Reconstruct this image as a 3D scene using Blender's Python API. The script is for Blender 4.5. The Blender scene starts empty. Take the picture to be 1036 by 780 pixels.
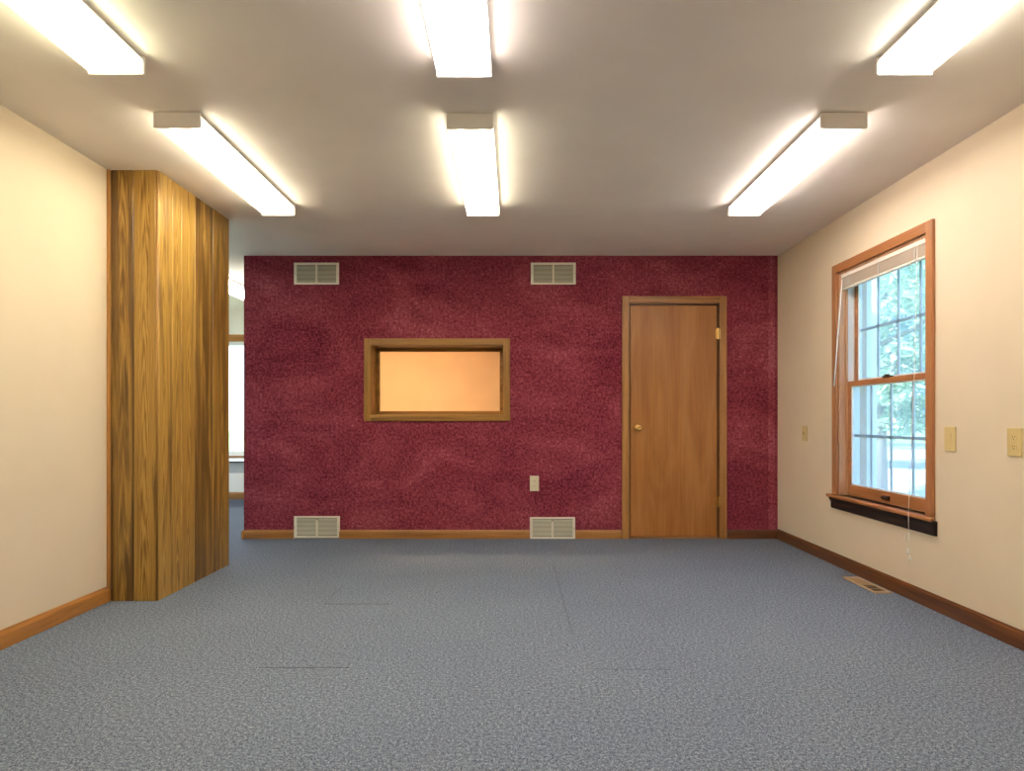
import bpy, bmesh, math, random
from mathutils import Vector, Matrix
random.seed(11)
S = bpy.context.scene
COL = S.collection
PI = math.pi

# ------------------------------------------------------------ camera, world, sun, exposure
F_PX, W_PX, H_PX = 645.0, 1036.0, 780.0
cam_d = bpy.data.cameras.new('camera'); cam = bpy.data.objects.new('camera', cam_d); COL.objects.link(cam)
cam.location = (0, 0, 1.03); cam.rotation_euler = (PI/2, 0, 0)
cam_d.sensor_width = 36.0; cam_d.lens = 36.0*F_PX/W_PX
cam_d.shift_x = -2.0/W_PX; cam_d.shift_y = 34.0/W_PX
cam_d.clip_start = .02; cam_d.clip_end = 300
S.camera = cam

world = bpy.data.worlds.new('world'); S.world = world; world.use_nodes = True
wn = world.node_tree; bg = wn.nodes['Background']
sky = wn.nodes.new('ShaderNodeTexSky'); sky.sky_type = 'HOSEK_WILKIE'
sky.sun_direction = Vector((-.62, -.33, .58)).normalized(); sky.turbidity = 4.0; sky.ground_albedo = .4
hsv = wn.nodes.new('ShaderNodeHueSaturation'); hsv.inputs['Saturation'].default_value = .75
wn.links.new(sky.outputs[0], hsv.inputs['Color']); wn.links.new(hsv.outputs[0], bg.inputs['Color'])
SKY_STRENGTH = 13.0
bg.inputs['Strength'].default_value = SKY_STRENGTH

sun_d = bpy.data.lights.new('sun', 'SUN'); sun_d.energy = 12.0; sun_d.angle = .009; sun_d.color = (1, .96, .88)
sun = bpy.data.objects.new('sun', sun_d); COL.objects.link(sun); sun.location = (-20, -15, 35)
sun.rotation_euler = Vector((.62, .33, -.58)).to_track_quat('-Z', 'Y').to_euler()

def portal(name, loc, aim, sx, sy):
    d = bpy.data.lights.new(name, 'AREA'); d.shape = 'RECTANGLE'; d.size = sx; d.size_y = sy; d.cycles.is_portal = True
    o = bpy.data.objects.new(name, d); COL.objects.link(o); o.location = loc
    o.rotation_euler = Vector(aim).to_track_quat('-Z', 'Z').to_euler()
portal('window_portal', (2.60, 3.985, 1.28), (-1, 0, 0), 1.1, 1.7)
portal('window_portal', (-3.8, 8.45, 1.28), (0, -1, 0), 1.4, 1.7)
portal('window_portal', (-6.25, 5.8, 1.28), (1, 0, 0), 3.4, 1.7)

TUBE, LENS = 46.0, .9          # strength of the fluorescent tubes and of the glowing lens around them
S.view_settings.view_transform = 'Standard'; S.view_settings.look = 'None'
S.view_settings.exposure = 0.6; S.view_settings.gamma = 1.0; S.view_settings.use_curve_mapping = False
S.cycles.use_denoising = True
S.cycles.max_bounces = 10; S.cycles.diffuse_bounces = 6; S.cycles.transparent_max_bounces = 16
S.cycles.sample_clamp_indirect = 6.0
S.cycles.caustics_reflective = False; S.cycles.caustics_refractive = False

# ------------------------------------------------------------ materials
def mat(name, col, rough=.6, metal=0.0, spec=.5, **kw):
    m = bpy.data.materials.new(name); m.use_nodes = True
    b = m.node_tree.nodes['Principled BSDF']
    b.inputs['Base Color'].default_value = (*col, 1); b.inputs['Roughness'].default_value = rough
    b.inputs['Metallic'].default_value = metal; b.inputs['Specular IOR Level'].default_value = spec
    for k, v in kw.items(): b.inputs[k].default_value = v
    return m
class NT:
    def __init__(s, m): s.t = m.node_tree; s.b = s.t.nodes.get('Principled BSDF')
    def n(s, t, **kw):
        nd = s.t.nodes.new(t)
        for k, v in kw.items():
            if k in ('ins',):
                for kk, vv in v.items(): nd.inputs[kk].default_value = vv
            else: setattr(nd, k, v)
        return nd
    def l(s, a, b): s.t.links.new(a, b)
    def math(s, op, a, b=None, c=None):
        nd = s.n('ShaderNodeMath', operation=op)
        for i, v in enumerate((a, b, c)):
            if v is None: continue
            if isinstance(v, (int, float)): nd.inputs[i].default_value = v
            else: s.l(v, nd.inputs[i])
        return nd.outputs[0]
    def ramp(s, fac, stops):
        nd = s.n('ShaderNodeValToRGB'); e = nd.color_ramp.elements
        while len(e) < len(stops): e.new(.5)
        for el, (p, c) in zip(e, stops): el.position = p; el.color = (*c, 1)
        s.l(fac, nd.inputs[0]); return nd.outputs[0]
    def mix(s, mode, fac, a, b):
        nd = s.n('ShaderNodeMix', data_type='RGBA', blend_type=mode)
        for i, v in ((0, fac), (6, a), (7, b)):
            if isinstance(v, (int, float)): nd.inputs[i].default_value = v
            elif isinstance(v, tuple): nd.inputs[i].default_value = (*v, 1)
            else: s.l(v, nd.inputs[i])
        return nd.outputs[2]
    def coord(s, scale=(1, 1, 1)):
        tc = s.n('ShaderNodeTexCoord'); mp = s.n('ShaderNodeMapping'); mp.inputs['Scale'].default_value = scale
        s.l(tc.outputs['Object'], mp.inputs[0]); return mp.outputs[0]
    def noise(s, vec, scale, detail=4, rough=.55, dist=0):
        nd = s.n('ShaderNodeTexNoise'); s.l(vec, nd.inputs['Vector'])
        nd.inputs['Scale'].default_value = scale; nd.inputs['Detail'].default_value = detail
        nd.inputs['Roughness'].default_value = rough; nd.inputs['Distortion'].default_value = dist
        return nd.outputs['Fac']
    def bump(s, h, strength, dist):
        nd = s.n('ShaderNodeBump'); nd.inputs['Strength'].default_value = strength; nd.inputs['Distance'].default_value = dist
        s.l(h, nd.inputs['Height']); s.l(nd.outputs[0], s.b.inputs['Normal'])

def paint(name, col, var=.03):
    m = mat(name, col, .75, spec=.25); t = NT(m)
    n = t.noise(t.coord(), 2.5, 3)
    t.l(t.ramp(n, [(.3, tuple(c*(1-var) for c in col)), (.7, tuple(min(1, c*(1+var)) for c in col))]), t.b.inputs['Base Color'])
    t.bump(t.noise(t.coord(), 160, 2), .08, .002)
    return m

def wood(name, dark, light, axis='z', rough=.38, dens=14):
    m = mat(name, light, rough, spec=.4); t = NT(m)
    sc = {'x': (.7, dens, dens), 'y': (dens, .7, dens), 'z': (dens, dens, .7)}[axis]
    v = t.coord(sc)
    a = t.noise(v, 1.0, 5, .6, .8); b = t.noise(v, 7.0, 3, .6)
    mid = tuple((x*.45+y*.55) for x, y in zip(dark, light))
    c = t.ramp(a, [(.28, dark), (.45, mid), (.66, light)])
    f = t.ramp(b, [(.35, (.72,)*3), (.6, (1,)*3)])
    t.l(t.mix('MULTIPLY', .6, c, f), t.b.inputs['Base Color'])
    t.bump(b, .12, .001)
    return m

M = {}
M['wall'] = paint('cream_wall_paint', (.77, .65, .49))
M['hall_wall'] = paint('pale_wall_paint', (.86, .84, .79))
M['booth_wall'] = paint('booth_wall_paint', (.80, .62, .42), .05)
M['ceiling'] = paint('ceiling_paint', (.92, .875, .825))
M['oakx'] = wood('oak_trim_along_x', (.19, .075, .018), (.40, .19, .055), 'x')
M['oaky'] = wood('oak_trim_along_y', (.22, .088, .018), (.47, .215, .055), 'y')
M['oakz'] = wood('oak_trim_upright', (.22, .09, .022), (.46, .23, .07), 'z')
M['bead'] = wood('panelling_corner_wood', (.16, .07, .012), (.34, .17, .034), 'z', .5)
M['framx'] = wood('booth_frame_wood_x', (.13, .055, .010), (.37, .185, .036), 'x')
M['framz'] = wood('booth_frame_wood_z', (.13, .055, .010), (.37, .185, .036), 'z')
M['winz'] = wood('window_wood_upright', (.26, .10, .035), (.44, .20, .085), 'z')
M['winy'] = wood('window_wood_along_y', (.24, .09, .028), (.42, .18, .07), 'y')
M['jambz'] = wood('lamplit_jamb_wood', (.38, .18, .085), (.62, .36, .20), 'z')  # paler than the casing: lamp light on the reveal is in the colour
M['darky'] = wood('shade_toned_wood_y', (.050, .016, .006), (.17, .062, .020), 'y', .35)  # right baseboard's falloff into shade, put into a darker wood colour
M['darkx'] = wood('darkened_wood_x', (.05, .016, .006), (.14, .05, .018), 'x', .35)  # corner baseboard shade put into the wood colour; door jamb shares the material
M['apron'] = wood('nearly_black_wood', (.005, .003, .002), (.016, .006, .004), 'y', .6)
M['white_metal'] = mat('white_enamel', (.86, .83, .78), .4)
M['ivory'] = mat('ivory_plastic', (.68, .53, .25), .35)
M['ivory_light'] = mat('pale_ivory_plastic', (.80, .72, .52), .35)
M['slot'] = mat('dark_slot', (.10, .075, .03), .6)
M['vent'] = mat('vent_cream_enamel', (.88, .82, .70), .45)
M['louver'] = mat('vent_louver_enamel', (.76, .74, .60), .5)
M['vent_dark'] = mat('vent_throat', (.10, .10, .07), .8)
M['brass'] = mat('polished_brass', (.83, .58, .22), .18, 1.0)
M['register'] = mat('tan_enamel', (.50, .36, .22), .4)
M['register_dark'] = mat('register_throat', (.06, .035, .015), .8)
M['blind'] = mat('blind_cream', (.90, .82, .73), .45)
M['plastic'] = mat('clear_white_plastic', (.88, .86, .82), .25)
M['muntin'] = mat('grille_bar', (.80, .80, .80), .4)
M['vinyl'] = mat('white_vinyl', (.82, .84, .86), .45)
M['screw'] = mat('screw_steel', (.5, .45, .33), .35, .8)
M['gray_metal'] = mat('grey_laminate', (.45, .48, .50), .5)
M['dark_metal'] = mat('dark_steel', (.05, .05, .055), .4, .4)
M['bronze'] = mat('bronze_lock', (.10, .06, .03), .35, .8)
M['concrete'] = paint('concrete', (.55, .56, .57), .1)
M['bark'] = mat('bark', (.26, .22, .18), .9)

def carpet_floor():
    m = mat('blue_loop_carpet', (.14, .19, .27), .95, spec=.1); t = NT(m)
    v = t.coord()
    a = t.noise(v, 190, 2, .6); b = t.noise(v, 80, 3, .6); c = t.noise(v, 1.1, 3)
    s = t.math('ADD', t.math('MULTIPLY', a, .6), t.math('MULTIPLY', b, .4))
    col = t.ramp(s, [(.37, (.034, .046, .076)), (.50, (.118, .147, .206)), (.63, (.30, .335, .40))])
    big = t.ramp(c, [(.3, (.92, .93, .95)), (.7, (1.06, 1.05, 1.03))])
    col = t.mix('MULTIPLY', 1, col, big)
    # open joints between the carpet tiles: (x0, x1, y0, y1, depth of the gap colour)
    sep = t.n('ShaderNodeSeparateXYZ'); t.l(v, sep.inputs[0])
    X, Y = sep.outputs[0], sep.outputs[1]
    wob = t.math('MULTIPLY', t.math('SUBTRACT', t.noise(v, 9, 2), .5), .012)
    def seam(x0, x1, y0, y1, k):
        xx = t.math('ADD', X, wob) if x1-x0 < .05 else X
        yy = t.math('ADD', Y, wob) if y1-y0 < .05 else Y
        r = t.math('MULTIPLY', t.math('MULTIPLY', t.math('GREATER_THAN', xx, x0), t.math('LESS_THAN', xx, x1)),
                   t.math('MULTIPLY', t.math('GREATER_THAN', yy, y0), t.math('LESS_THAN', yy, y1)))
        return t.math('MULTIPLY', r, k)
    tot = None
    for sm in ((-1.06, -.70, 3.547, 3.558, .75), (-1.058, -.68, 2.640, 2.647, .85), (.31, .645, 2.622, 2.628, .6),
               (.277, .283, 3.05, 4.55, .38), (-1.061, -1.055, 3.55, 3.95, .38), (-1.061, -1.055, 2.64, 3.1, .15), (.735, .741, 3.1, 4.5, .15), (.28, .74, 3.53, 3.538, .15)):
        k = seam(*sm); tot = k if tot is None else t.math('MAXIMUM', tot, k)
    t.l(t.mix('MIX', tot, col, (.03, .04, .06)), t.b.inputs['Base Color'])
    t.bump(s, .7, .007)
    return m
M['carpet'] = carpet_floor()

def carpet_wall():
    m = mat('burgundy_wall_carpet', (.28, .05, .08), 1.0, spec=.05); t = NT(m)
    v = t.coord()
    fine = t.noise(v, 52, 3, .8); med = t.noise(v, 26, 5, .7, .6); big = t.noise(t.coord((.8, 1, 1.4)), 1.9, 5, .62, .9)
    s = t.math('ADD', t.math('ADD', t.math('MULTIPLY', fine, .56), t.math('MULTIPLY', med, .20)), t.math('MULTIPLY', big, .32))
    sep = t.n('ShaderNodeSeparateXYZ'); t.l(v, sep.inputs[0]); X = sep.outputs[0]
    strip = t.math('MULTIPLY', t.math('MULTIPLY', t.math('GREATER_THAN', X, 2.195), t.math('LESS_THAN', X, 2.25)), .055)
    s = t.math('ADD', s, strip)
    col = t.ramp(s, [(.39, (.045, .005, .010)), (.51, (.160, .024, .040)), (.61, (.25, .053, .074)), (.74, (.40, .14, .16))])
    t.l(col, t.b.inputs['Base Color'])
    t.b.inputs['Sheen Weight'].default_value = .25; t.b.inputs['Sheen Roughness'].default_value = .5
    t.b.inputs['Sheen Tint'].default_value = (.8, .4, .45, 1)
    t.bump(s, .6, .012)
    return m
M['wall_carpet'] = carpet_wall()

def door_wood():
    m = mat('lauan_door_veneer', (.36, .17, .06), .42, spec=.4); t = NT(m)
    v = t.coord((5, 1, .8)); a = t.noise(v, 1.0, 6, .6, 1.6); b = t.noise(t.coord((60, 10, 2)), 1, 3)
    c = t.ramp(a, [(.3, (.29, .110, .022)), (.5, (.345, .140, .032)), (.72, (.41, .18, .052))])
    f = t.ramp(b, [(.35, (.86,)*3), (.65, (1.04,)*3)])
    t.l(t.mix('MULTIPLY', 1, c, f), t.b.inputs['Base Color'])
    return m
M['door'] = door_wood()

def plank_wood():
    m = mat('knotty_plank_panelling', (.45, .24, .07), .38, spec=.4); t = NT(m)
    uv = t.n('ShaderNodeUVMap', uv_map='grain'); at = t.n('ShaderNodeAttribute', attribute_name='plank')
    su = t.n('ShaderNodeSeparateXYZ'); t.l(uv.outputs[0], su.inputs[0])
    sa = t.n('ShaderNodeSeparateColor'); t.l(at.outputs['Color'], sa.inputs[0])
    u, z = su.outputs[0], su.outputs[1]; rnd, dk, ft = sa.outputs[0], sa.outputs[1], sa.outputs[2]
    cx = t.n('ShaderNodeCombineXYZ')
    t.l(t.math('MULTIPLY', u, 18), cx.inputs[0]); t.l(t.math('MULTIPLY', z, 1.0), cx.inputs[1]); t.l(t.math('MULTIPLY', rnd, 37), cx.inputs[2])
    nz = t.noise(cx.outputs[0], 1.0, 4, .55, .5)
    c2 = t.n('ShaderNodeCombineXYZ')
    t.l(t.math('MULTIPLY', u, 150), c2.inputs[0]); t.l(t.math('MULTIPLY', z, 2.2), c2.inputs[1]); t.l(t.math('MULTIPLY', rnd, 51), c2.inputs[2])
    fz = t.noise(c2.outputs[0], 1.0, 3, .6)
    uo = t.math('ADD', u, t.math('MULTIPLY', t.math('SUBTRACT', rnd, .5), .05))
    ring = t.math('ADD', t.math('ADD', t.math('MULTIPLY', t.math('MULTIPLY', uo, uo), 2300), t.math('MULTIPLY', z, 3.6)), t.math('MULTIPLY', nz, 5.0))
    w = t.math('ADD', t.math('MULTIPLY', t.math('SINE', t.math('MULTIPLY', ring, 6.283)), .5), .5)
    g = t.math('ADD', t.math('MULTIPLY', w, .32), t.math('ADD', t.math('MULTIPLY', fz, .40), t.math('MULTIPLY', nz, .45)))
    g = t.math('ADD', g, t.math('MULTIPLY', t.math('SUBTRACT', rnd, .5), .16))
    col = t.ramp(g, [(.33, (.120, .056, .010)), (.53, (.29, .158, .030)), (.76, (.44, .265, .064))])
    # dark heartwood streaks where the plank has them
    c3 = t.n('ShaderNodeCombineXYZ')
    t.l(t.math('MULTIPLY', u, 15), c3.inputs[0]); t.l(t.math('MULTIPLY', z, .75), c3.inputs[1]); t.l(t.math('MULTIPLY', rnd, 23), c3.inputs[2])
    hz = t.math('ADD', t.noise(c3.outputs[0], 1.0, 5, .6, .9), t.math('MULTIPLY', dk, .22))
    k = t.ramp(hz, [(.58, (0,)*3), (.74, (1,)*3)])
    col = t.mix('MIX', t.math('MULTIPLY', k, .85), col, (.060, .026, .006))
    # knots
    vo = t.n('ShaderNodeTexVoronoi'); c4 = t.n('ShaderNodeCombineXYZ')
    t.l(t.math('MULTIPLY', u, 6), c4.inputs[0]); t.l(t.math('MULTIPLY', z, 2.2), c4.inputs[1]); t.l(t.math('MULTIPLY', rnd, 13), c4.inputs[2])
    t.l(c4.outputs[0], vo.inputs['Vector']); vo.inputs['Scale'].default_value = 1.0
    kn = t.ramp(vo.outputs['Distance'], [(.06, (1,)*3), (.26, (0,)*3)])
    col = t.mix('MIX', t.math('MULTIPLY', kn, t.math('MULTIPLY', ft, .8)), col, (.06, .022, .006))
    t.l(col, t.b.inputs['Base Color'])
    t.bump(fz, .15, .001)
    return m
M['plank'] = plank_wood()

def glass(name='clear_pane', tint=(.96, .98, .98), veil=0.0):
    m = bpy.data.materials.new(name); m.use_nodes = True; t = NT(m); nt = m.node_tree
    nt.nodes.remove(t.b); out = nt.nodes['Material Output']
    tr = t.n('ShaderNodeBsdfTransparent'); tr.inputs[0].default_value = (*tint, 1)
    gl = t.n('ShaderNodeBsdfGlossy'); gl.inputs['Roughness'].default_value = .02
    fr = t.n('ShaderNodeFresnel'); fr.inputs[0].default_value = 1.35
    mx = t.n('ShaderNodeMixShader'); ge = t.n('ShaderNodeNewGeometry'); t.l(t.math('MULTIPLY', fr.outputs[0], t.math('SUBTRACT', 1.0, ge.outputs['Backfacing'])), mx.inputs[0]); t.l(tr.outputs[0], mx.inputs[1]); t.l(gl.outputs[0], mx.inputs[2])
    if veil:
        tl = t.n('ShaderNodeBsdfTranslucent'); tl.inputs[0].default_value = (.72, .86, 1.0, 1)  # bluish veil imitating daylight glare over the view
        m2 = t.n('ShaderNodeMixShader'); m2.inputs[0].default_value = veil
        t.l(mx.outputs[0], m2.inputs[1]); t.l(tl.outputs[0], m2.inputs[2]); t.l(m2.outputs[0], out.inputs[0])
    else: t.l(mx.outputs[0], out.inputs[0])
    return m
M['glass'] = glass()
M['veiled_glass'] = glass('glare_veiled_pane', (.80, .90, 1.0), .16)  # blue tint and veil put the outdoor haze into the pane

def emit(name, col, k):
    m = bpy.data.materials.new(name); m.use_nodes = True; t = NT(m); nt = m.node_tree; nt.nodes.remove(t.b)
    e = t.n('ShaderNodeEmission'); e.inputs[0].default_value = (*col, 1); e.inputs[1].default_value = k
    t.l(e.outputs[0], nt.nodes['Material Output'].inputs[0]); return m
def lens_mat(name, col, k, dense=.5, clear=1.0):
    m = bpy.data.materials.new(name); m.use_nodes = True; t = NT(m); nt = m.node_tree; nt.nodes.remove(t.b)
    e = t.n('ShaderNodeEmission'); e.inputs[0].default_value = (*col, 1); e.inputs[1].default_value = k
    tr = t.n('ShaderNodeBsdfTransparent'); tr.inputs[0].default_value = (clear, clear, clear, 1)
    df = t.n('ShaderNodeBsdfTranslucent'); df.inputs[0].default_value = (.8, .8, .78, 1)
    m1 = t.n('ShaderNodeMixShader'); m1.inputs[0].default_value = dense; t.l(tr.outputs[0], m1.inputs[1]); t.l(df.outputs[0], m1.inputs[2])
    ad = t.n('ShaderNodeAddShader'); t.l(m1.outputs[0], ad.inputs[0]); t.l(e.outputs[0], ad.inputs[1])
    t.l(ad.outputs[0], nt.nodes['Material Output'].inputs[0]); return m

def leaf_mat(name, c1, c2):
    m = mat(name, c1, .6, spec=.2); t = NT(m); nt = m.node_tree
    g = t.n('ShaderNodeNewGeometry')
    col = t.ramp(g.outputs['Random Per Island'], [(0, c1), (1, c2)])
    t.l(col, t.b.inputs['Base Color'])
    tl = t.n('ShaderNodeBsdfTranslucent'); t.l(col, tl.inputs[0])
    mx = t.n('ShaderNodeMixShader'); mx.inputs[0].default_value = .45
    t.l(t.b.outputs[0], mx.inputs[1]); t.l(tl.outputs[0], mx.inputs[2]); t.l(mx.outputs[0], nt.nodes['Material Output'].inputs[0])
    return m
M['leaf'] = leaf_mat('pale_green_leaves', (.30, .44, .27), (.54, .64, .46))
M['leaf_blue'] = leaf_mat('blue_green_leaves', (.28, .44, .40), (.50, .62, .58))
M['grass'] = mat('lawn_grass', (.25, .38, .16), .9)

# ------------------------------------------------------------ mesh helpers
def box(bm, x0, x1, y0, y1, z0, z1, rot=None):
    r = bmesh.ops.create_cube(bm, size=1.0); vs = r['verts']
    c = Vector(((x0+x1)/2, (y0+y1)/2, (z0+z1)/2))
    for v in vs:
        p = Vector((v.co.x*(x1-x0), v.co.y*(y1-y0), v.co.z*(z1-z0)))
        if rot: p = rot @ p
        v.co = p+c
    return vs
def bev(bm, w, seg=2):
    bmesh.ops.bevel(bm, geom=bm.edges[:], offset=w, segments=seg, profile=.6, affect='EDGES', clamp_overlap=True)
def tube(bm, pts, rad, n=10, cap=True):
    rings = []
    pts = [Vector(p) for p in pts]
    for i, p in enumerate(pts):
        d = (pts[min(i+1, len(pts)-1)]-pts[max(i-1, 0)]).normalized()
        a = d.orthogonal().normalized() if i == 0 else (rings_a - d*rings_a.dot(d)).normalized()
        rings_a = a; b = d.cross(a)
        r = rad[i] if isinstance(rad, (list, tuple)) else rad
        rings.append([bm.verts.new(p+(a*math.cos(2*PI*k/n)+b*math.sin(2*PI*k/n))*r) for k in range(n)])
    for i in range(len(rings)-1):
        for k in range(n):
            bm.faces.new((rings[i][k], rings[i][(k+1) % n], rings[i+1][(k+1) % n], rings[i+1][k]))
    if cap:
        bm.faces.new(rings[0][::-1]); bm.faces.new(rings[-1])
def prism_y(bm, prof, y0, y1):                     # extrude an (x,z) profile along y
    a = [bm.verts.new((x, y0, z)) for x, z in prof]; b = [bm.verts.new((x, y1, z)) for x, z in prof]
    n = len(prof)
    for i in range(n): bm.faces.new((a[i], a[(i+1) % n], b[(i+1) % n], b[i]))
    bm.faces.new(a[::-1]); bm.faces.new(b)
def prism_x(bm, prof, x0, x1):                     # extrude a (y,z) profile along x
    a = [bm.verts.new((x0, y, z)) for y, z in prof]; b = [bm.verts.new((x1, y, z)) for y, z in prof]
    n = len(prof)
    for i in range(n): bm.faces.new((a[i], a[(i+1) % n], b[(i+1) % n], b[i]))
    bm.faces.new(a[::-1]); bm.faces.new(b)
def obj(name, bm, m, parent=None, smooth=False, **props):
    bmesh.ops.recalc_face_normals(bm, faces=bm.faces[:])
    me = bpy.data.meshes.new(name); bm.to_mesh(me); bm.free()
    o = bpy.data.objects.new(name, me); COL.objects.link(o)
    if m is not None: me.materials.append(m)
    if smooth:
        for p in me.polygons: p.use_smooth = True
    if parent is not None: o.parent = parent
    for k, v in props.items(): o[k] = v
    return o
def B(): return bmesh.new()
def struct(name, bm, m, parent=None, **kw):
    o = obj(name, bm, m, parent, **kw)
    if parent is None: o['kind'] = 'structure'
    return o
def empty(name, loc=(0, 0, 0), rz=0):
    o = bpy.data.objects.new(name, None); COL.objects.link(o); o.location = loc; o.rotation_euler = (0, 0, rz); o.empty_display_size = .1
    return o
def tag(o, label, cat, group=None):
    o['label'] = label; o['category'] = cat
    if group: o['group'] = group
    return o
def thing(name, label, cat, loc=(0, 0, 0), rz=0, group=None):
    return tag(empty(name, loc, rz), label, cat, group)
def copy_tree(o, parent=None):
    c = o.copy(); COL.objects.link(c)
    if parent is not None: c.parent = parent
    for ch in list(o.children): copy_tree(ch, c)
    return c

# ------------------------------------------------------------ room shell
H = 2.44; YB = 5.50; XR = 2.275; XL = -2.30; YR = -1.6; YF = 8.2
bm = B(); box(bm, -6.1, XR+.2, YR-.15, YF+.2, -.12, 0); struct('floor', bm, M['carpet'])
bm = B(); box(bm, -6.1, XR+.2, YR-.15, YF+.2, H, H+.14); struct('ceiling', bm, M['ceiling'])
# left wall up to the panelled end
bm = B(); box(bm, XL-.13, XL, YR, 3.62, 0, H); struct('wall_left', bm, M['wall'])
# rear wall behind the camera
bm = B(); box(bm, XL-.13, XR+.2, YR-.15, YR, 0, H); struct('wall_rear', bm, M['wall'])
# right wall with its window opening
WY0, WY1, WZ0, WZ1 = 3.495, 4.475, .50, 2.055
bm = B()
box(bm, XR, XR+.2, YR, WY0, 0, H); box(bm, XR, XR+.2, WY1, YF+.2, 0, H)
box(bm, XR, XR+.2, WY0, WY1, 0, WZ0); box(bm, XR, XR+.2, WY0, WY1, WZ1, H)
struct('wall_right', bm, M['wall'])
# red carpeted booth wall with holes for the window and the door
BX0, BX1, BZ0, BZ1 = -1.235, -.09, 1.065, 1.668     # booth window rough opening
DX0, DX1, DZ1 = .985, 1.775, 2.035                   # door opening
XE = -2.33
bm = B()
def wy(x0, x1, z0, z1): box(bm, x0, x1, YB, YB+.26, z0, z1)
wy(XE, BX0, 0, H); wy(BX0, BX1, 0, BZ0); wy(BX0, BX1, BZ1, H); wy(BX1, DX0, 0, H); wy(DX0, DX1, DZ1, H); wy(DX1, XR, 0, H)
struct('wall_back', bm, M['wall_carpet'])
# the recording booth behind it
bm = B(); box(bm, XE, XE+.12, YB+.26, YF, 0, H); box(bm, XE+.12, XR, YF-.12, YF, 0, H)
struct('wall_booth', bm, M['booth_wall'])
# neighbouring room seen through the gap
GX0, GX1, GZ0, GZ1 = -4.45, -3.15, .56, 2.03
bm = B()
box(bm, -6.0, GX0, YF, YF+.18, 0, H); box(bm, GX1, XE+.1, YF, YF+.18, 0, H)
box(bm, GX0, GX1, YF, YF+.18, 0, GZ0); box(bm, GX0, GX1, YF, YF+.18, GZ1, H)
struct('wall_far', bm, M['hall_wall'])
HY0, HY1 = 4.2, 7.4  # opening for the added, unseen window
bm = B(); box(bm, -6.1, -6.0, 2.9, HY0, 0, H); box(bm, -6.1, -6.0, HY1, YF+.18, 0, H); box(bm, -6.1, -6.0, HY0, HY1, 0, GZ0); box(bm, -6.1, -6.0, HY0, HY1, GZ1, H); box(bm, -6.0, XL-.13, 2.9, 3.0, 0, H); struct('wall_hall', bm, M['hall_wall'])

# ------------------------------------------------------------ wood-panelled end of the left wall
colm = thing('panelled_column', 'tall wood-plank panelled wall end beside the cream wall and the opening', 'panelled column', (-2.16, 3.63, 0))
def planks(name, spans, plane, fixed, facing):
    """upright boards with v-grooves on one face; spans run along x (front) or y (side)"""
    bm = B(); uvl = bm.loops.layers.uv.new('grain'); cl = bm.loops.layers.float_color.new('plank')
    for (a, b, dk, kn) in spans:
        rnd = random.random(); nf = len(bm.faces); g = .005
        if plane == 'x':
            prof = [(a, 0), (a+g, -g), (b-g, -g), (b, 0), (b, .012), (a, .012)]
            lo = [bm.verts.new((x, fixed+y, .0)) for x, y in prof]; hi = [bm.verts.new((x, fixed+y, H)) for x, y in prof]
        else:
            prof = [(0, a), (g, a+g), (g, b-g), (0, b), (-.012, b), (-.012, a)]
            lo = [bm.verts.new((fixed+x, y, .0)) for x, y in prof]; hi = [bm.verts.new((fixed+x, y, H)) for x, y in prof]
        n = len(prof); fs = []
        for i in range(n): fs.append(bm.faces.new((lo[i], lo[(i+1) % n], hi[(i+1) % n], hi[i])))
        fs.append(bm.faces.new(lo[::-1])); fs.append(bm.faces.new(hi))
        c = (a+b)/2
        for f in fs:
            for l in f.loops:
                t = l.vert.co.x if plane == 'x' else l.vert.co.y
                l[uvl].uv = (t-c, l.vert.co.z); l[cl] = (rnd, dk, kn, 1)
    for v in bm.verts: v.co -= Vector((-2.16, 3.63, 0))
    return obj(name, bm, M['plank'], colm)
planks('front_panel', [(-2.285, -2.155, 1.0, .8), (-2.155, -2.028, .0, .2)], 'x', 3.615, -1)
planks('side_panel', [(3.622, 3.765, .35, .6), (3.765, 3.868, .25, .5), (3.868, 4.03, .0, .1), (4.03, 4.27, .85, 1.0), (4.27, 4.515, .55, .8)], 'y', -2.021, 1)
bm = B(); box(bm, -2.43, -2.033, 3.627, 4.512, 0, H)
for v in bm.verts: v.co -= Vector((-2.16, 3.63, 0))
obj('core', bm, M['hall_wall'], colm)
bm = B(); tube(bm, [(-2.026, 3.618, 0), (-2.026, 3.618, H)], .0075, 8)
for v in bm.verts: v.co -= Vector((-2.16, 3.63, 0))
obj('corner_bead', bm, M['bead'], colm, smooth=True)
bm = B(); box(bm, -2.302, -2.283, 3.598, 3.622, .08, H); bev(bm, .003)
for v in bm.verts: v.co -= Vector((-2.16, 3.63, 0))
obj('edge_trim', bm, M['oakz'], colm)

# ------------------------------------------------------------ baseboards
def base_prof(t, h): return [(0, 0), (t, 0), (t, h*.72), (t*.8, h*.84), (t*.45, h*.93), (t*.35, h), (0, h)]
bm = B(); prism_y(bm, [(XL+a, b) for a, b in base_prof(.015, .085)], YR, 3.62); struct('baseboard_left', bm, M['oaky'])
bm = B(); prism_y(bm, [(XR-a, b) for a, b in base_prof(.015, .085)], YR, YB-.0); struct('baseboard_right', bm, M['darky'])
VX = [(-1.897, -1.505), (.137, .528)]
bm = B()
for x0, x1 in ((XE, VX[0][0]), (VX[0][1], VX[1][0]), (VX[1][1], DX0-.06)):
    prism_x(bm, [(YB-a, b) for a, b in base_prof(.015, .075)], x0, x1)
struct('baseboard_back', bm, M['oakx'])
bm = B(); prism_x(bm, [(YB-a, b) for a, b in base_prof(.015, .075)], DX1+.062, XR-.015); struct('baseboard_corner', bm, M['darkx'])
bm = B(); prism_x(bm, [(YF-a, b) for a, b in base_prof(.015, .09)], -6.0, XE); struct('baseboard_far', bm, M['oakx'])
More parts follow.
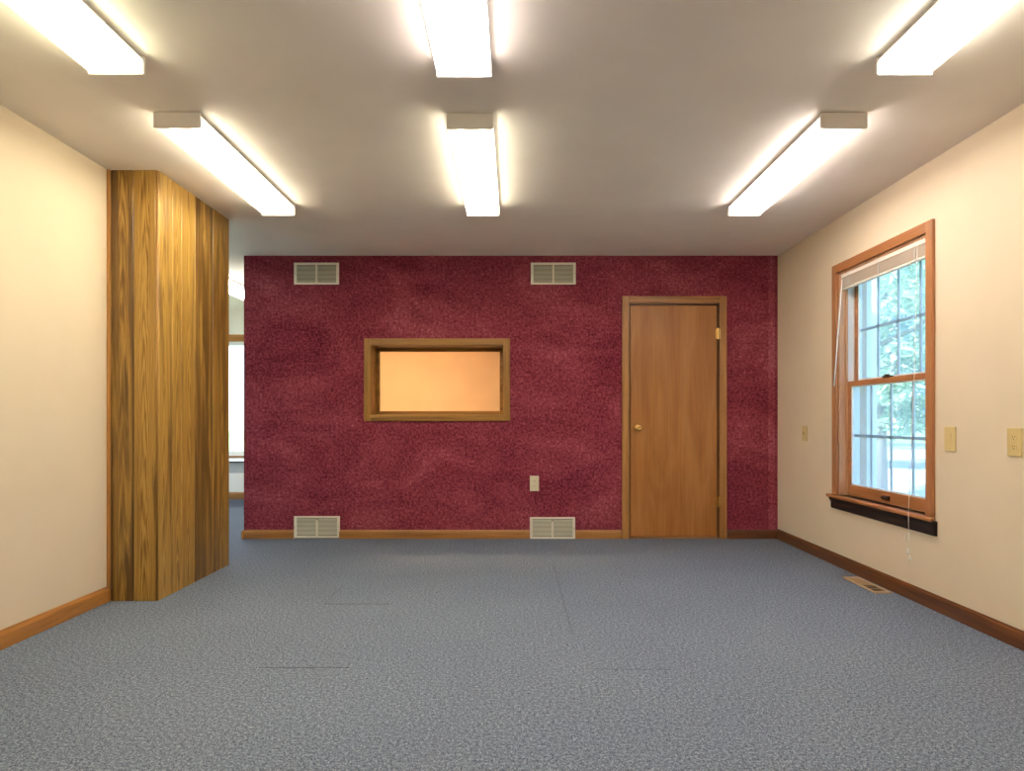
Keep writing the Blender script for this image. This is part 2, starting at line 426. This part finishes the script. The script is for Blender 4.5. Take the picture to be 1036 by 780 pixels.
bm = B(); prism_y(bm, [(XE-a, b) for a, b in base_prof(.015, .075)], YB-.015, YF-.015); struct('baseboard_booth', bm, M['oaky'])

# ------------------------------------------------------------ door in the red wall
door = empty('door_1', (0, YB, 0)); door['kind'] = 'structure'
bm = B(); cw = .060
box(bm, DX0-cw+.006, DX0+.006, -.019, 0, 0, DZ1+cw-.006); box(bm, DX1-.006, DX1+cw-.004, -.019, 0, 0, DZ1+cw-.006)
bev(bm, .005); obj('door_casing', bm, M['oakz'], door)
bm = B(); box(bm, DX0+.006, DX1-.006, -.019, 0, DZ1-.006, DZ1+cw-.006); bev(bm, .005); obj('head_casing', bm, M['oakx'], door)
bm = B(); box(bm, DX0, DX0+.014, 0, .24, 0, DZ1); box(bm, DX1-.014, DX1, 0, .24, 0, DZ1); box(bm, DX0+.014, DX1-.014, 0, .24, DZ1-.016, DZ1)
box(bm, DX0+.014, DX0+.026, .052, .09, 0, DZ1-.016); box(bm, DX1-.026, DX1-.014, .052, .09, 0, DZ1-.016); box(bm, DX0+.026, DX1-.026, .052, .09, DZ1-.03, DZ1-.016)
obj('door_jamb', bm, M['darkx'], door)
bm = B(); box(bm, DX0+.014, DX1-.014, -.004, .12, 0, .014); bev(bm, .004); obj('threshold', bm, M['oakx'], door)
bm = B(); box(bm, DX0+.0185, DX1-.0185, .012, .05, .02, DZ1-.022); bev(bm, .002); leaf = obj('door_leaf', bm, M['door'], door)
# knob: rose, neck, ball
def lathe(bm, prof, o, axis, n=24):
    axis = Vector(axis).normalized(); a = axis.orthogonal().normalized(); b = axis.cross(a); o = Vector(o); rings = []
    for d, r in prof:
        rings.append([bm.verts.new(o+axis*d+(a*math.cos(2*PI*k/n)+b*math.sin(2*PI*k/n))*max(r, 1e-4)) for k in range(n)])
    for i in range(len(rings)-1):
        for k in range(n): bm.faces.new((rings[i][k], rings[i][(k+1) % n], rings[i+1][(k+1) % n], rings[i+1][k]))
    bm.faces.new(rings[0][::-1]); bm.faces.new(rings[-1])
bm = B(); lathe(bm, [(0, .033), (.006, .032), (.010, .026), (.014, .013), (.028, .011), (.034, .018), (.042, .0265), (.052, .028), (.060, .024), (.064, .016), (.062, .010), (.062, .0)], (1.072, .012, .953), (0, -1, 0))
obj('door_knob', bm, M['brass'], leaf, smooth=True, label='polished brass round knob')
for z in (1.765, .315):
    bm = B(); tube(bm, [(DX1-.014, -.003, z-.045), (DX1-.014, -.003, z+.045)], .0065, 10)
    box(bm, DX1-.030, DX1-.016, .009, .0125, z-.045, z+.045); box(bm, DX1-.012, DX1-.003, -.0215, -.0185, z-.045, z+.045)
    tube(bm, [(DX1-.014, -.003, z+.045), (DX1-.014, -.003, z+.052)], .0045, 8)
    obj('hinge', bm, M['brass'], door)

# ------------------------------------------------------------ booth window in the red wall (deep wooden frame)
w2 = empty('window_2', (0, YB, 0)); w2['kind'] = 'structure'
ox0, ox1, oz0, oz1 = BX0-.056, BX1+.056, BZ0-.052, BZ1+.056
bm = B(); c = .058
box(bm, ox0, ox0+c, -.019, 0, oz0, oz1); box(bm, ox1-c, ox1, -.019, 0, oz0, oz1); bev(bm, .004); obj('window_casing', bm, M['framz'], w2)
bm = B(); box(bm, ox0+c, ox1-c, -.019, 0, oz1-c, oz1); box(bm, ox0+c, ox1-c, -.019, 0, oz0, oz0+c-.004); bev(bm, .004); obj('window_casing', bm, M['framx'], w2)
bm = B(); th = .004
box(bm, BX0, BX0+th, 0, .25, BZ0, BZ1); box(bm, BX1-th, BX1, 0, .25, BZ0, BZ1); box(bm, BX0+th, BX1-th, 0, .25, BZ1-th, BZ1); box(bm, BX0+th, BX1-th, 0, .25, BZ0, BZ0+th)
obj('jamb_lining', bm, M['framx'], w2)
bm = B(); s = .034
box(bm, BX0+th, BX0+th+s*.75, .215, .247, BZ0+th, BZ1-th); box(bm, BX1-th-s, BX1-th, .215, .247, BZ0+th, BZ1-th)
box(bm, BX0+th+s*.75, BX1-th-s, .215, .247, BZ1-th-s*.85, BZ1-th); box(bm, BX0+th+s*.75, BX1-th-s, .215, .247, BZ0+th, BZ0+th+s)
bev(bm, .003); obj('glazing_stop', bm, M['framx'], w2)
bm = B(); box(bm, BX0+.01, BX1-.01, .228, .234, BZ0+.01, BZ1-.01); obj('glass_pane', bm, M['glass'], w2)

# booth lamp (a plain ceiling fitting inside the booth lights its walls)
bl = bpy.data.lights.new('booth_lamp', 'AREA'); bl.shape = 'DISK'; bl.size = .35; bl.energy = 66; bl.color = (1, .66, .34)
blo = bpy.data.objects.new('booth_lamp', bl); COL.objects.link(blo); blo.location = (-1.3, 6.3, H-.06)

# ------------------------------------------------------------ double-hung window in the right wall
w1 = empty('window_1', (XR, 0, 0)); w1['kind'] = 'structure'
ca = .058
bm = B(); box(bm, -.019, 0, WY0-ca+.004, WY0+.004, WZ0, WZ1+ca); box(bm, -.019, 0, WY1-.004, WY1+ca-.004, WZ0, WZ1+ca); bev(bm, .005)
obj('window_casing', bm, M['winz'], w1)
bm = B(); box(bm, -.019, 0, WY0+.004, WY1-.004, WZ1-.004, WZ1+ca); bev(bm, .005); obj('head_casing', bm, M['winy'], w1)
bm = B(); jt = .018
box(bm, 0, .19, WY0, WY0+jt, WZ0, WZ1); box(bm, 0, .19, WY1-jt, WY1, WZ0, WZ1); box(bm, 0, .19, WY0+jt, WY1-jt, WZ1-jt, WZ1)
box(bm, .042, .055, WY0+jt, WY0+jt+.012, WZ0, WZ1-jt); box(bm, .042, .055, WY1-jt-.012, WY1-jt, WZ0, WZ1-jt)
obj('window_jamb', bm, M['jambz'], w1)
for ya, yb in ((WY0+jt, WY0+jt+.003), (WY1-jt-.003, WY1-jt)):     # white tracks the sashes slide in
    bm = B(); box(bm, .055, .14, ya, yb, WZ0, WZ1-jt); yc = yb if ya < 3.9 else ya
    sg = 1 if ya < 3.9 else -1
    box(bm, .092, .099, min(yc, yc+sg*.009), max(yc, yc+sg*.009), WZ0, WZ1-jt); obj('jamb_liner', bm, M['vinyl'], w1)
bm = B(); box(bm, -.045, .06, WY0-ca-.03, WY1+ca+.03, WZ0-.022, WZ0); 
for v in bm.verts:
    if v.co.x > 0: v.co.y = min(max(v.co.y, WY0), WY1)
bev(bm, .006); obj('window_stool', bm, M['winy'], w1)
bm = B(); box(bm, .06, .24, WY0, WY1, WZ0-.03, WZ0+.004); obj('outer_sill', bm, M['vinyl'], w1)
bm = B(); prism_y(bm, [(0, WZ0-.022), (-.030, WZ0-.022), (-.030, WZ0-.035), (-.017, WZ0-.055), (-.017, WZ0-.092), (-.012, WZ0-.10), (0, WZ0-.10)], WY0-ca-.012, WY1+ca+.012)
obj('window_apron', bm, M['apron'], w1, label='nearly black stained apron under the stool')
def sash(d0, d1, z0, z1, bot, top):
    y0, y1 = WY0+jt, WY1-jt; st = .044
    bm = B(); box(bm, d0, d1, y0, y0+st*.6, z0, z1); box(bm, d0, d1, y1-st, y1, z0, z1)
    box(bm, d0, d1, y0+st*.6, y1-st, z0, z0+bot); box(bm, d0, d1, y0+st*.6, y1-st, z1-top, z1); bev(bm, .004)
    s = obj('window_sash', bm, M['winy'], w1)
    gy0, gy1, gz0, gz1 = y0+st*.6, y1-st, z0+bot, z1-top; dm = (d0+d1)/2
    bm = B(); box(bm, dm-.003, dm+.003, gy0-.005, gy1+.005, gz0-.005, gz1+.005); obj('glass_pane', bm, M['veiled_glass'], s)
    bm = B(); w = .0095
    for k in (1, 2, 3):
        y = gy0+(gy1-gy0)*k/4; box(bm, dm+.004, dm+.011, y-w, y+w, gz0, gz1)
    box(bm, dm+.004, dm+.0112, gy0, gy1, (gz0+gz1)/2-w, (gz0+gz1)/2+w)
    obj('grille', bm, M['muntin'], s)
    bm = B(); f = .008
    box(bm, d0+.006, d1-.004, gy0, gy0+f, gz0, gz1); box(bm, d0+.006, d1-.004, gy1-f, gy1, gz0, gz1)
    box(bm, d0+.006, d1-.004, gy0+f, gy1-f, gz0, gz0+f); box(bm, d0+.006, d1-.004, gy0+f, gy1-f, gz1-f, gz1)
    obj('glazing_bead', bm, M['vinyl'], s)
    return s
up = sash(.100, .135, 1.262, WZ1-jt, .036, .05)
lo = sash(.055, .090, WZ0+.001, 1.292, .075, .034)
bm = B(); box(bm, .046, .075, 3.95, 4.02, 1.292, 1.302); tube(bm, [(.06, 3.985, 1.302), (.06, 3.985, 1.312)], .014, 14); box(bm, .040, .056, 3.965, 3.99, 1.303, 1.311); obj('sash_lock', bm, M['bronze'], lo)
bm = B(); prism_y(bm, [(.055, .524), (.055, .55), (.047, .55), (.037, .540), (.037, .528), (.041, .528), (.047, .536), (.047, .524)], 3.95, 4.02); obj('sash_lift', bm, M['bronze'], lo)
bm = B(); box(bm, .175, .235, WY0-.07, WY0, WZ0-.03, WZ1+.07); box(bm, .175, .235, WY1, WY1+.07, WZ0-.03, WZ1+.07); box(bm, .175, .235, WY0, WY1, WZ1, WZ1+.07); obj('outer_casing', bm, M['vinyl'], w1)

# ------------------------------------------------------------ mini blind, drawn all the way up
bl_t = thing('mini_blind', 'cream mini blind drawn up at the top of the wood-framed window', 'blind', (XR+.022, 3.985, WZ1-jt))
y0, y1 = -.463, .463
bm = B(); box(bm, -.018, .018, y0, y1, -.028, -.001); bev(bm, .003); obj('headrail', bm, M['blind'], bl_t)
bm = B()
for k in range(22):
    z = -.032-k*.0028
    prism_y(bm, [(-.0135, z-.0006), (-.006, z+.0008), (.006, z+.0008), (.0135, z-.0006), (.0135, z-.0014), (-.0135, z-.0014)], y0+.006, y1-.006)
obj('slats', bm, M['blind'], bl_t)
bm = B(); box(bm, -.014, .014, y0+.004, y1-.004, -.110, -.096); bev(bm, .003); obj('bottom_rail', bm, M['blind'], bl_t)
for y in (-.36, 0, .36):
    bm = B(); box(bm, -.0205, -.0175, y-.0035, y+.0035, -.104, -.004); obj('ladder_tape', bm, M['plastic'], bl_t)
bm = B(); tube(bm, [(-.016, .425, -.02), (-.024, .425, -.03), (-.028, .424, -.042)], .0022, 8); tube(bm, [(-.028, .424, -.04), (-.055, .424, -.40), (-.083, .424, -.78)], [.004, .0046, .005], 8); obj('tilt_wand', bm, M['plastic'], bl_t, smooth=True)
bm = B(); zz = WZ1-jt
pts = [(-.020, -.385, -.02), (-.026, -.386, -.30), (-.040, -.388, -.8), (-.062, -.39, -1.3), (-.0735, -.391, -1.54), (-.072, -.392, -1.64)]
tube(bm, pts, .0017, 6)
tube(bm, [(-.072, -.392, -1.64), (-.072, -.375, -1.672), (-.071, -.362, -1.70), (-.070, -.372, -1.722), (-.070, -.381, -1.737)], .0014, 6)
tube(bm, [(-.072, -.392, -1.64), (-.071, -.396, -1.70), (-.070, -.399, -1.772)], .0014, 6)
tube(bm, [(-.072, -.392, -1.64), (-.071, -.38, -1.66), (-.071, -.352, -1.668), (-.071, -.358, -1.69), (-.071, -.378, -1.68)], .0012, 6)
cord = obj('lift_cord', bm, M['plastic'], bl_t, smooth=True)
for (y, z) in ((-.381, -1.735), (-.399, -1.77)):
    bm = B(); lathe(bm, [(0, .0025), (.006, .004), (.022, .0065), (.030, .0062), (.034, .003)], (-.070, y, z), (0, 0, -1), 12); obj('cord_tassel', bm, M['plastic'], cord, smooth=True)

# ------------------------------------------------------------ ceiling lights
FW = .107; FL = 1.27; FD = .075
def light_mesh_set():
    d = {}
    bm = B(); prism_y(bm, [(-.085, 0), (.085, 0), (.085, -.006), (FW-.004, -.012), (FW-.004, -.020), (.06, -.024), (.045, -.030), (-.045, -.030), (-.06, -.024), (-FW+.004, -.020), (-FW+.004, -.012), (-.085, -.006)], -FL/2+.012, FL/2-.012)
    d['housing'] = bm
    return d
def ceiling_light(label, x, y, tint, k=1.0, group='wraparound ceiling lights', z=H, clear=False):
    t = thing('ceiling_light', label, 'ceiling light', (x, y, z), 0, group)
    bm = light_mesh_set()['housing']; obj('housing', bm, M['white_metal'], t)
    lm = lens_mat('prismatic_lens', tint, LENS*k); tm = emit('lit_tube', tint, TUBE*k)
    for s in (-1, 1):
        bm = B(); ya, yb = sorted((s*(FL/2-.012), s*FL/2))
        prism_y(bm, [(-FW, -.004), (FW, -.004), (FW, -FD+.004), (FW-.004, -FD), (-FW+.004, -FD), (-FW, -FD+.004)], ya, yb)
        obj('end_cap', bm, M['white_metal'] if not clear or s < 0 else M['vent'], t)
    # wrap lens: an open trough with thickness-free prismatic sheet folded at the edges
    bm = B(); pr = [(-FW+.002, -.022), (-FW+.002, -FD+.014), (-FW+.012, -FD+.004), (-.02, -FD+.002), (.02, -FD+.002), (FW-.012, -FD+.004), (FW-.002, -FD+.014), (FW-.002, -.022)]
    a = [bm.verts.new((p, -FL/2+.012, q)) for p, q in pr]; b = [bm.verts.new((p, FL/2-.012, q)) for p, q in pr]
    for i in range(len(pr)-1): bm.faces.new((a[i], a[i+1], b[i+1], b[i]))
    ln = obj('lens', bm, lm, t); ln.data.materials.append(lens_mat('ribbed_lens_side', tint, LENS*k*.8, .6, .7))
    for p in ln.data.polygons:
        if abs(p.normal.x) > .9: p.material_index = 1
    for s in (-1, 1):
        bm = B(); tube(bm, [(s*.052, -FL/2+.05, -.047), (s*.052, FL/2-.05, -.047)], .0145, 12); o = obj('fluorescent_tube', bm, tm, t, smooth=True)
    return t
LY2, LY1 = 3.565, 1.85
ceiling_light('warm-lit ceiling light with its end cap close to the wood-plank column', -1.545, LY2-.01, (1, .90, .66))
ceiling_light('yellowish short-looking ceiling light in front of the red wall, middle of three', -.203, LY2, (1, .90, .66), .9)
ceiling_light('pinkish-white ceiling light between the window wall and the red wall', 1.515, LY2-.005, (1, .86, .77), 1.05)
ceiling_light('greenish-yellow ceiling light near the camera above the cream wall', -1.542, LY1-.005, (.98, .91, .60))
ceiling_light('brightest pink-white ceiling light near the camera, over the middle of the room', -.195, LY1+.015, (1, .86, .78), 1.1)
ceiling_light('yellow-white ceiling light near the camera, on the window side of the room', 1.517, LY1, (1, .92, .75))
ceiling_light('ceiling light in the neighbouring room seen through the narrow gap', -2.95, 6.54, (.92, .97, 1.0), 2.2, None)

# ------------------------------------------------------------ wall vents
def vent(label, cx, cz, w, h, lever, angle):
    t = thing('wall_vent', label, 'vent', (cx, YB, cz-h/2), 0, 'white wall vents')
    b = .023
    bm = B()
    for s in ((-w/2, -w/2+b, 0, h), (w/2-b, w/2, 0, h), (-w/2+b, w/2-b, 0, b-.004), (-w/2+b, w/2-b, h-b+.004, h)):
        prism = (s[0], s[1], -.012, 0, s[2], s[3]); box(bm, *prism)
    bev(bm, .003); obj('frame', bm, M['vent'], t)
    bm = B(); box(bm, -.008, .008, -.011, 0, b-.004, h-b+.004-(.022 if lever else 0)); obj('centre_bar', bm, M['vent'], t)
    bm = B(); box(bm, -w/2+b, w/2-b, -.0015, 0, b-.004, h-b+.004); obj('throat', bm, M['vent_dark'], t)
    bm = B(); n = 13; zz0, zz1 = b, h-b
    R = Matrix.Rotation(math.radians(angle), 3, 'X')
    for k in range(n):
        z = zz0+(zz1-zz0)*(k+.5)/n
        for xa, xb in ((-w/2+b, -.008), (.008, w/2-b)): box(bm, xa, xb, -.0105, -.0015, z-.0008, z+.0008, R)
    obj('louvers', bm, M['louver'], t)
    for sx in (-1, 1):
        bm = B(); lathe(bm, [(0, .004), (.0015, .0035), (.002, .001)], (sx*(w/2-.010), -.012, h/2), (0, -1, 0), 10); obj('screw', bm, M['screw'], t)
    if lever:
        bm = B(); box(bm, -.004, .004, -.02, -.004, h-b-.018, h-b-.004); bev(bm, .0015); obj('damper_lever', bm, M['vent'], t)
px = .00853
def PX(x): return (x-520)*px
def PZ(y): return 1.032-(y-424)*px
vent('white wall vent near the ceiling, on the side next to the opening', PX(320.5), PZ(277.2), 45.4*px, 22*px, False, 50)
vent('white wall vent near the ceiling, above the outlet and close to the door', PX(559.7), PZ(277.2), 45.4*px, 22*px, False, 50)
vent('white wall vent down in the baseboard, beside the opening', PX(320.9), PZ(533.3), 46.2*px, 22*px, True, 35)
vent('white wall vent down in the baseboard, below the outlet', PX(558.9), PZ(534.3), 45.8*px, 22*px, True, 35)

# ------------------------------------------------------------ outlets and switches
def rim_plate(bm, w, h, d):
    box(bm, -w/2, w/2, -d, 0, -h/2, h/2)
    bev(bm, .0035)
def outlet(label, loc, rz, w, h, m):
    t = thing('wall_outlet', label, 'outlet', loc, rz)
    bm = B(); rim_plate(bm, w, h, .007); obj('cover_plate', bm, m, t)
    for s in (-1, 1):
        bm = B(); zc = s*.0215
        prof = []
        for k in range(20):
            a = 2*PI*k/20; prof.append((.0165*math.cos(a), max(-.0125, min(.0125, .0165*math.sin(a)))+zc))
        aa = [bm.verts.new((p, -.0065, q)) for p, q in prof]; bb = [bm.verts.new((p, -.0088, q)) for p, q in prof]
        for i in range(20): bm.faces.new((aa[i], aa[(i+1) % 20], bb[(i+1) % 20], bb[i]))
        bm.faces.new(bb)
        r = obj('receptacle', bm, m, t)
        bm = B(); box(bm, -.0078, -.0052, -.0093, -.0086, zc-.001, zc+.0075); box(bm, .0052, .0078, -.0093, -.0086, zc+.000, zc+.0075)
        tube(bm, [(0, -.0086, zc-.007), (0, -.0093, zc-.007)], .003, 10); obj('slots', bm, M['slot'], r)
    bm = B(); lathe(bm, [(0, .0032), (.0012, .0028), (.0016, .0005)], (0, -.007, 0), (0, -1, 0), 10); obj('screw', bm, M['screw'], t)
    return t
def switch(label, loc, rz, w, h, m, rocker):
    t = thing('light_switch', label, 'light switch', loc, rz, 'ivory switches on the window wall')
    bm = B(); rim_plate(bm, w, h, .007); obj('cover_plate', bm, m, t)
    bm = B()
    if rocker:
        box(bm, -.0165, .0165, -.010, -.006, -.033, .033); 
        for v in bm.verts:
            if v.co.y < -.008 and v.co.z < 0: v.co.y += .002
        bev(bm, .0012); obj('rocker', bm, m, t)
    else:
        box(bm, -.005, .005, -.008, -.006, -.012, .012); box(bm, -.0035, .0035, -.018, -.006, -.002, .008, Matrix.Rotation(.35, 3, 'X')); obj('toggle', bm, m, t)
    for s in (-1, 1):
        bm = B(); lathe(bm, [(0, .003), (.0012, .0026), (.0016, .0005)], (0, -.007, s*(.048 if rocker else .030)), (0, -1, 0), 10); obj('screw', bm, M['screw'], t)
    return t
outlet('pale outlet low on the red carpeted wall', (PX(540.6), YB, PZ(489.3)), 0, .077, .131, M['ivory_light'])
outlet('ivory outlet on the cream wall, past the switch beside the window', (XR, 2.892, .925), PI/2*-1, .085, .130, M['ivory'])
switch('ivory switch on the cream wall between the window and the outlet', (XR, 3.320, .926), -PI/2, .085, .129, M['ivory'], True)
switch('ivory switch between the window and the corner with the red wall', (XR, 4.985, .918), -PI/2, .085, .118, M['ivory'], False)

# ------------------------------------------------------------ floor register by the window wall
fr = thing('floor_vent', 'tan metal floor register set in the carpet beside the dark baseboard', 'floor register', (2.182, 3.952, 0))
w, l = .105, .375
bm = B(); b = .016
box(bm, -w/2, -w/2+b, -l/2, l/2, 0, .007); box(bm, w/2-b, w/2, -l/2, l/2, 0, .007)
box(bm, -w/2+b, w/2-b, -l/2, -l/2+b*1.4, 0, .007); box(bm, -w/2+b, w/2-b, l/2-b*1.4, l/2, 0, .007); box(bm, -w/2+b, w/2-b, -.006, .006, 0, .007)
bev(bm, .002); obj('frame', bm, M['register'], fr)
bm = B(); box(bm, -w/2+b, w/2-b, -l/2+b, l/2-b, .0002, .0012); obj('throat', bm, M['register_dark'], fr)
n = 11; R = Matrix.Rotation(math.radians(58), 3, 'X')
bm = B()
for k in range(n):
    y = .010+(l/2-1.4*b-.010)*(k+.5)/n
    box(bm, -w/2+b, w/2-b, y-.0012, y+.0012, .0012, .0075, R)
obj('louvers', bm, M['register'], fr)
for k in (1, 5, 9):
    y = -(.010+(l/2-1.4*b-.010)*(k+.5)/n)
    bm = B(); box(bm, -w/2+b, w/2-b, y-.001, y+.001, .0012, .0035); obj('cross_bar', bm, M['register'], fr)
bm = B(); box(bm, w/2-b-.012, w/2-b-.004, -.05, -.035, .004, .012); obj('damper_lever', bm, M['register'], fr)

# ------------------------------------------------------------ neighbouring room: window, trim, desk
w3 = empty('window_3', (0, YF, 0)); w3['kind'] = 'structure'
bm = B(); c = .085
box(bm, GX0-c, GX1+c, -.019, 0, GZ1-.004, GZ1+c); box(bm, GX0-c, GX0, -.019, 0, GZ0, GZ1-.004); box(bm, GX1, GX1+c, -.019, 0, GZ0, GZ1-.004); box(bm, GX0-c-.02, GX1+c+.02, -.05, .0, GZ0-.022, GZ0)
bev(bm, .004); obj('window_casing', bm, M['oakx'], w3)
bm = B(); gm = (GX0+GX1)/2
box(bm, GX0, GX0+.05, .04, .08, GZ0, GZ1); box(bm, GX1-.05, GX1, .04, .08, GZ0, GZ1); box(bm, GX0+.05, GX1-.05, .04, .08, GZ1-.05, GZ1); box(bm, GX0+.05, GX1-.05, .04, .08, GZ0, GZ0+.05); box(bm, gm-.02, gm+.02, .04, .08, GZ0+.05, GZ1-.05)
obj('window_frame', bm, M['vinyl'], w3)
bm = B(); box(bm, GX0+.02, GX1-.02, .057, .063, GZ0+.02, GZ1-.02); obj('glass_pane', bm, M['glass'], w3)

w4 = empty('window_added', (-6.0, 0, 0)); w4['kind'] = 'structure'  # unseen window added to brighten this room and spill daylight through the gap
bm = B(); box(bm, 0, .019, HY0-c, HY1+c, GZ1-.004, GZ1+c); box(bm, 0, .019, HY0-c, HY0, GZ0, GZ1-.004); box(bm, 0, .019, HY1, HY1+c, GZ0, GZ1-.004); box(bm, 0, .05, HY0-c-.02, HY1+c+.02, GZ0-.022, GZ0)
bev(bm, .004); obj('window_casing', bm, M['oaky'], w4)
bm = B(); hm = (HY0+HY1)/2
for a, b in ((HY0, HY0+.05), (hm-.03, hm+.03), (HY1-.05, HY1)): box(bm, -.08, -.04, a, b, GZ0, GZ1)
for a, b in ((HY0+.05, hm-.03), (hm+.03, HY1-.05)):
    box(bm, -.08, -.04, a, b, GZ0, GZ0+.05); box(bm, -.08, -.04, a, b, GZ1-.05, GZ1)
obj('window_frame', bm, M['vinyl'], w4)
bm = B(); box(bm, -.063, -.057, HY0+.02, HY1-.02, GZ0+.02, GZ1-.02); obj('glass_pane', bm, M['glass'], w4)

dk = thing('side_table', 'low grey table with thin dark rim under the bright window past the gap', 'table', (-3.42, 7.55, 0))
tw, td, th_ = .8, .5, .55
bm = B(); box(bm, -tw/2, tw/2, -td/2, td/2, th_-.022, th_); bev(bm, .006); top = obj('table_top', bm, M['vinyl'], dk)
bm = B(); e = .004
box(bm, -tw/2-e, tw/2+e, -td/2-e, -td/2, th_-.020, th_-.004); box(bm, -tw/2-e, tw/2+e, td/2, td/2+e, th_-.020, th_-.004); box(bm, -tw/2-e, -tw/2, -td/2, td/2, th_-.020, th_-.004); box(bm, tw/2, tw/2+e, -td/2, td/2, th_-.020, th_-.004)
obj('edge_rim', bm, M['dark_metal'], top)
bm = B(); q = .03
box(bm, -tw/2+q, tw/2-q, -td/2+q, -td/2+q+.015, th_-.14, th_-.022); box(bm, -tw/2+q, tw/2-q, td/2-q-.015, td/2-q, th_-.14, th_-.022); box(bm, -tw/2+q, -tw/2+q+.015, -td/2+q+.015, td/2-q-.015, th_-.14, th_-.022); box(bm, tw/2-q-.015, tw/2-q, -td/2+q+.015, td/2-q-.015, th_-.14, th_-.022)
obj('apron', bm, M['gray_metal'], dk)
for sx in (-1, 1):
    for sy in (-1, 1):
        bm = B(); tube(bm, [(sx*.30, sy*.17, th_-.03), (sx*.36, sy*.215, 0)], [.014, .010], 10); obj('leg', bm, M['dark_metal'], dk, smooth=True)

# ------------------------------------------------------------ outdoors: ground, drive, porch post, trees
GZ = -.6
bm = B(); box(bm, -40, 90, -20, 110, GZ-.2, GZ); o = struct('ground', bm, M['grass'])
bm = B(); v = [bm.verts.new(p) for p in ((5, 8, GZ+.02), (10, 8, GZ+.02), (26, 40, GZ+.02), (12, 40, GZ+.02))]; bm.faces.new(v)
r = bmesh.ops.extrude_face_region(bm, geom=bm.faces[:]); 
for q in r['geom']:
    if isinstance(q, bmesh.types.BMVert): q.co.z -= .15
struct('driveway', bm, M['concrete'])
pp = thing('porch_post', 'white square porch post just outside the wood-framed window', 'porch post', (3.10, 5.62, GZ))
bm = B(); box(bm, -.065, .065, -.065, .065, .14, 3.25); bev(bm, .006); obj('shaft', bm, M['vinyl'], pp)
bm = B(); box(bm, -.085, .085, -.085, .085, 0, .14); bev(bm, .008); obj('plinth', bm, M['vinyl'], pp)
bm = B(); box(bm, -.085, .085, -.085, .085, 3.13, 3.25); bev(bm, .008); obj('capital', bm, M['vinyl'], pp)

def tree(name, label, x, y, h, r, m, n, ls, cz=.52, group='trees outside the window'):
    t = thing(name, label, 'tree', (x, y, GZ), random.random()*6, group)
    bm = B(); tr = .018*h
    pts = [(0, 0, -.05), (.02*h*random.uniform(-1, 1), .01*h, h*.25), (.03*h*random.uniform(-1, 1), 0, h*.5), (0, .02*h, h*.85)]
    tube(bm, pts, [tr*1.3, tr, tr*.75, tr*.25], 10)
    for k in range(9):
        a = random.random()*6.28; z = h*random.uniform(.28, .75); L = r*random.uniform(.5, .85)
        tube(bm, [(0, 0, z), (L*.5*math.cos(a), L*.5*math.sin(a), z+L*.25), (L*math.cos(a), L*math.sin(a), z+L*.6)], [tr*.45, tr*.3, tr*.1], 7)
    obj('trunk', bm, M['bark'], t, smooth=True)
    # leaf clumps
    vs, fs = [], []; clumps = []
    for k in range(46):
        while True:
            p = Vector((random.uniform(-1, 1), random.uniform(-1, 1), random.uniform(-1, 1)))
            if .25 < p.length < 1: break
        clumps.append((Vector((p.x*r, p.y*r, h*cz+p.z*h*(1-cz)*1.0)), r*random.uniform(.22, .42)))
    for k in range(n):
        c, cr = random.choice(clumps)
        d = Vector((random.gauss(0, 1), random.gauss(0, 1), random.gauss(0, 1))).normalized()
        p = c+d*cr*random.uniform(.5, 1.0)
        if p.z < .15: continue
        u = Vector((random.gauss(0, 1), random.gauss(0, 1), random.gauss(0, .6))).normalized(); w = u.orthogonal().normalized()
        w = (Matrix.Rotation(random.random()*6.28, 3, u) @ w); s = ls*random.uniform(.6, 1.3)
        i = len(vs); nrm = u.cross(w)*s*.12
        vs += [p-u*s, p-w*s*.42+nrm, p+u*s, p+w*s*.42+nrm]; fs += [(i, i+1, i+2), (i, i+2, i+3)]
    me = bpy.data.meshes.new('foliage'); me.from_pydata([tuple(v) for v in vs], [], fs); me.materials.append(m)
    o = bpy.data.objects.new('foliage', me); COL.objects.link(o); o.parent = t
    return t
spots = [(7.2, 12.6, 7.5, 1.4, 'leaf', 'pale green leafy tree close outside the window, beside the porch post'),
         (11.2, 14.8, 7.0, 1.4, 'leaf', 'small leafy tree outside, last one in view before the near side of the window'),
         (11.0, 20.5, 11.0, 2.0, 'leaf_blue', 'blue-green tree directly behind the porch post'),
         (16.5, 23.0, 12.5, 2.3, 'leaf_blue', 'tall blue-green tree in the middle of the window view'),
         (22.0, 29.0, 13.0, 3.0, 'leaf', 'far pale green tree showing between the two front trees'),
         (15.0, 34.0, 14.0, 3.1, 'leaf', 'far pale green tree behind the blue-green ones, beyond the drive'),
         (26.5, 38.0, 15.0, 3.5, 'leaf', 'farthest pale tree outside, beyond all the others')]
for (x, y, h, r, mk, lab) in spots:
    tree('leafy_tree', lab, x, y, h, r, M[mk], 9000, .09 if y < 17 else .16)
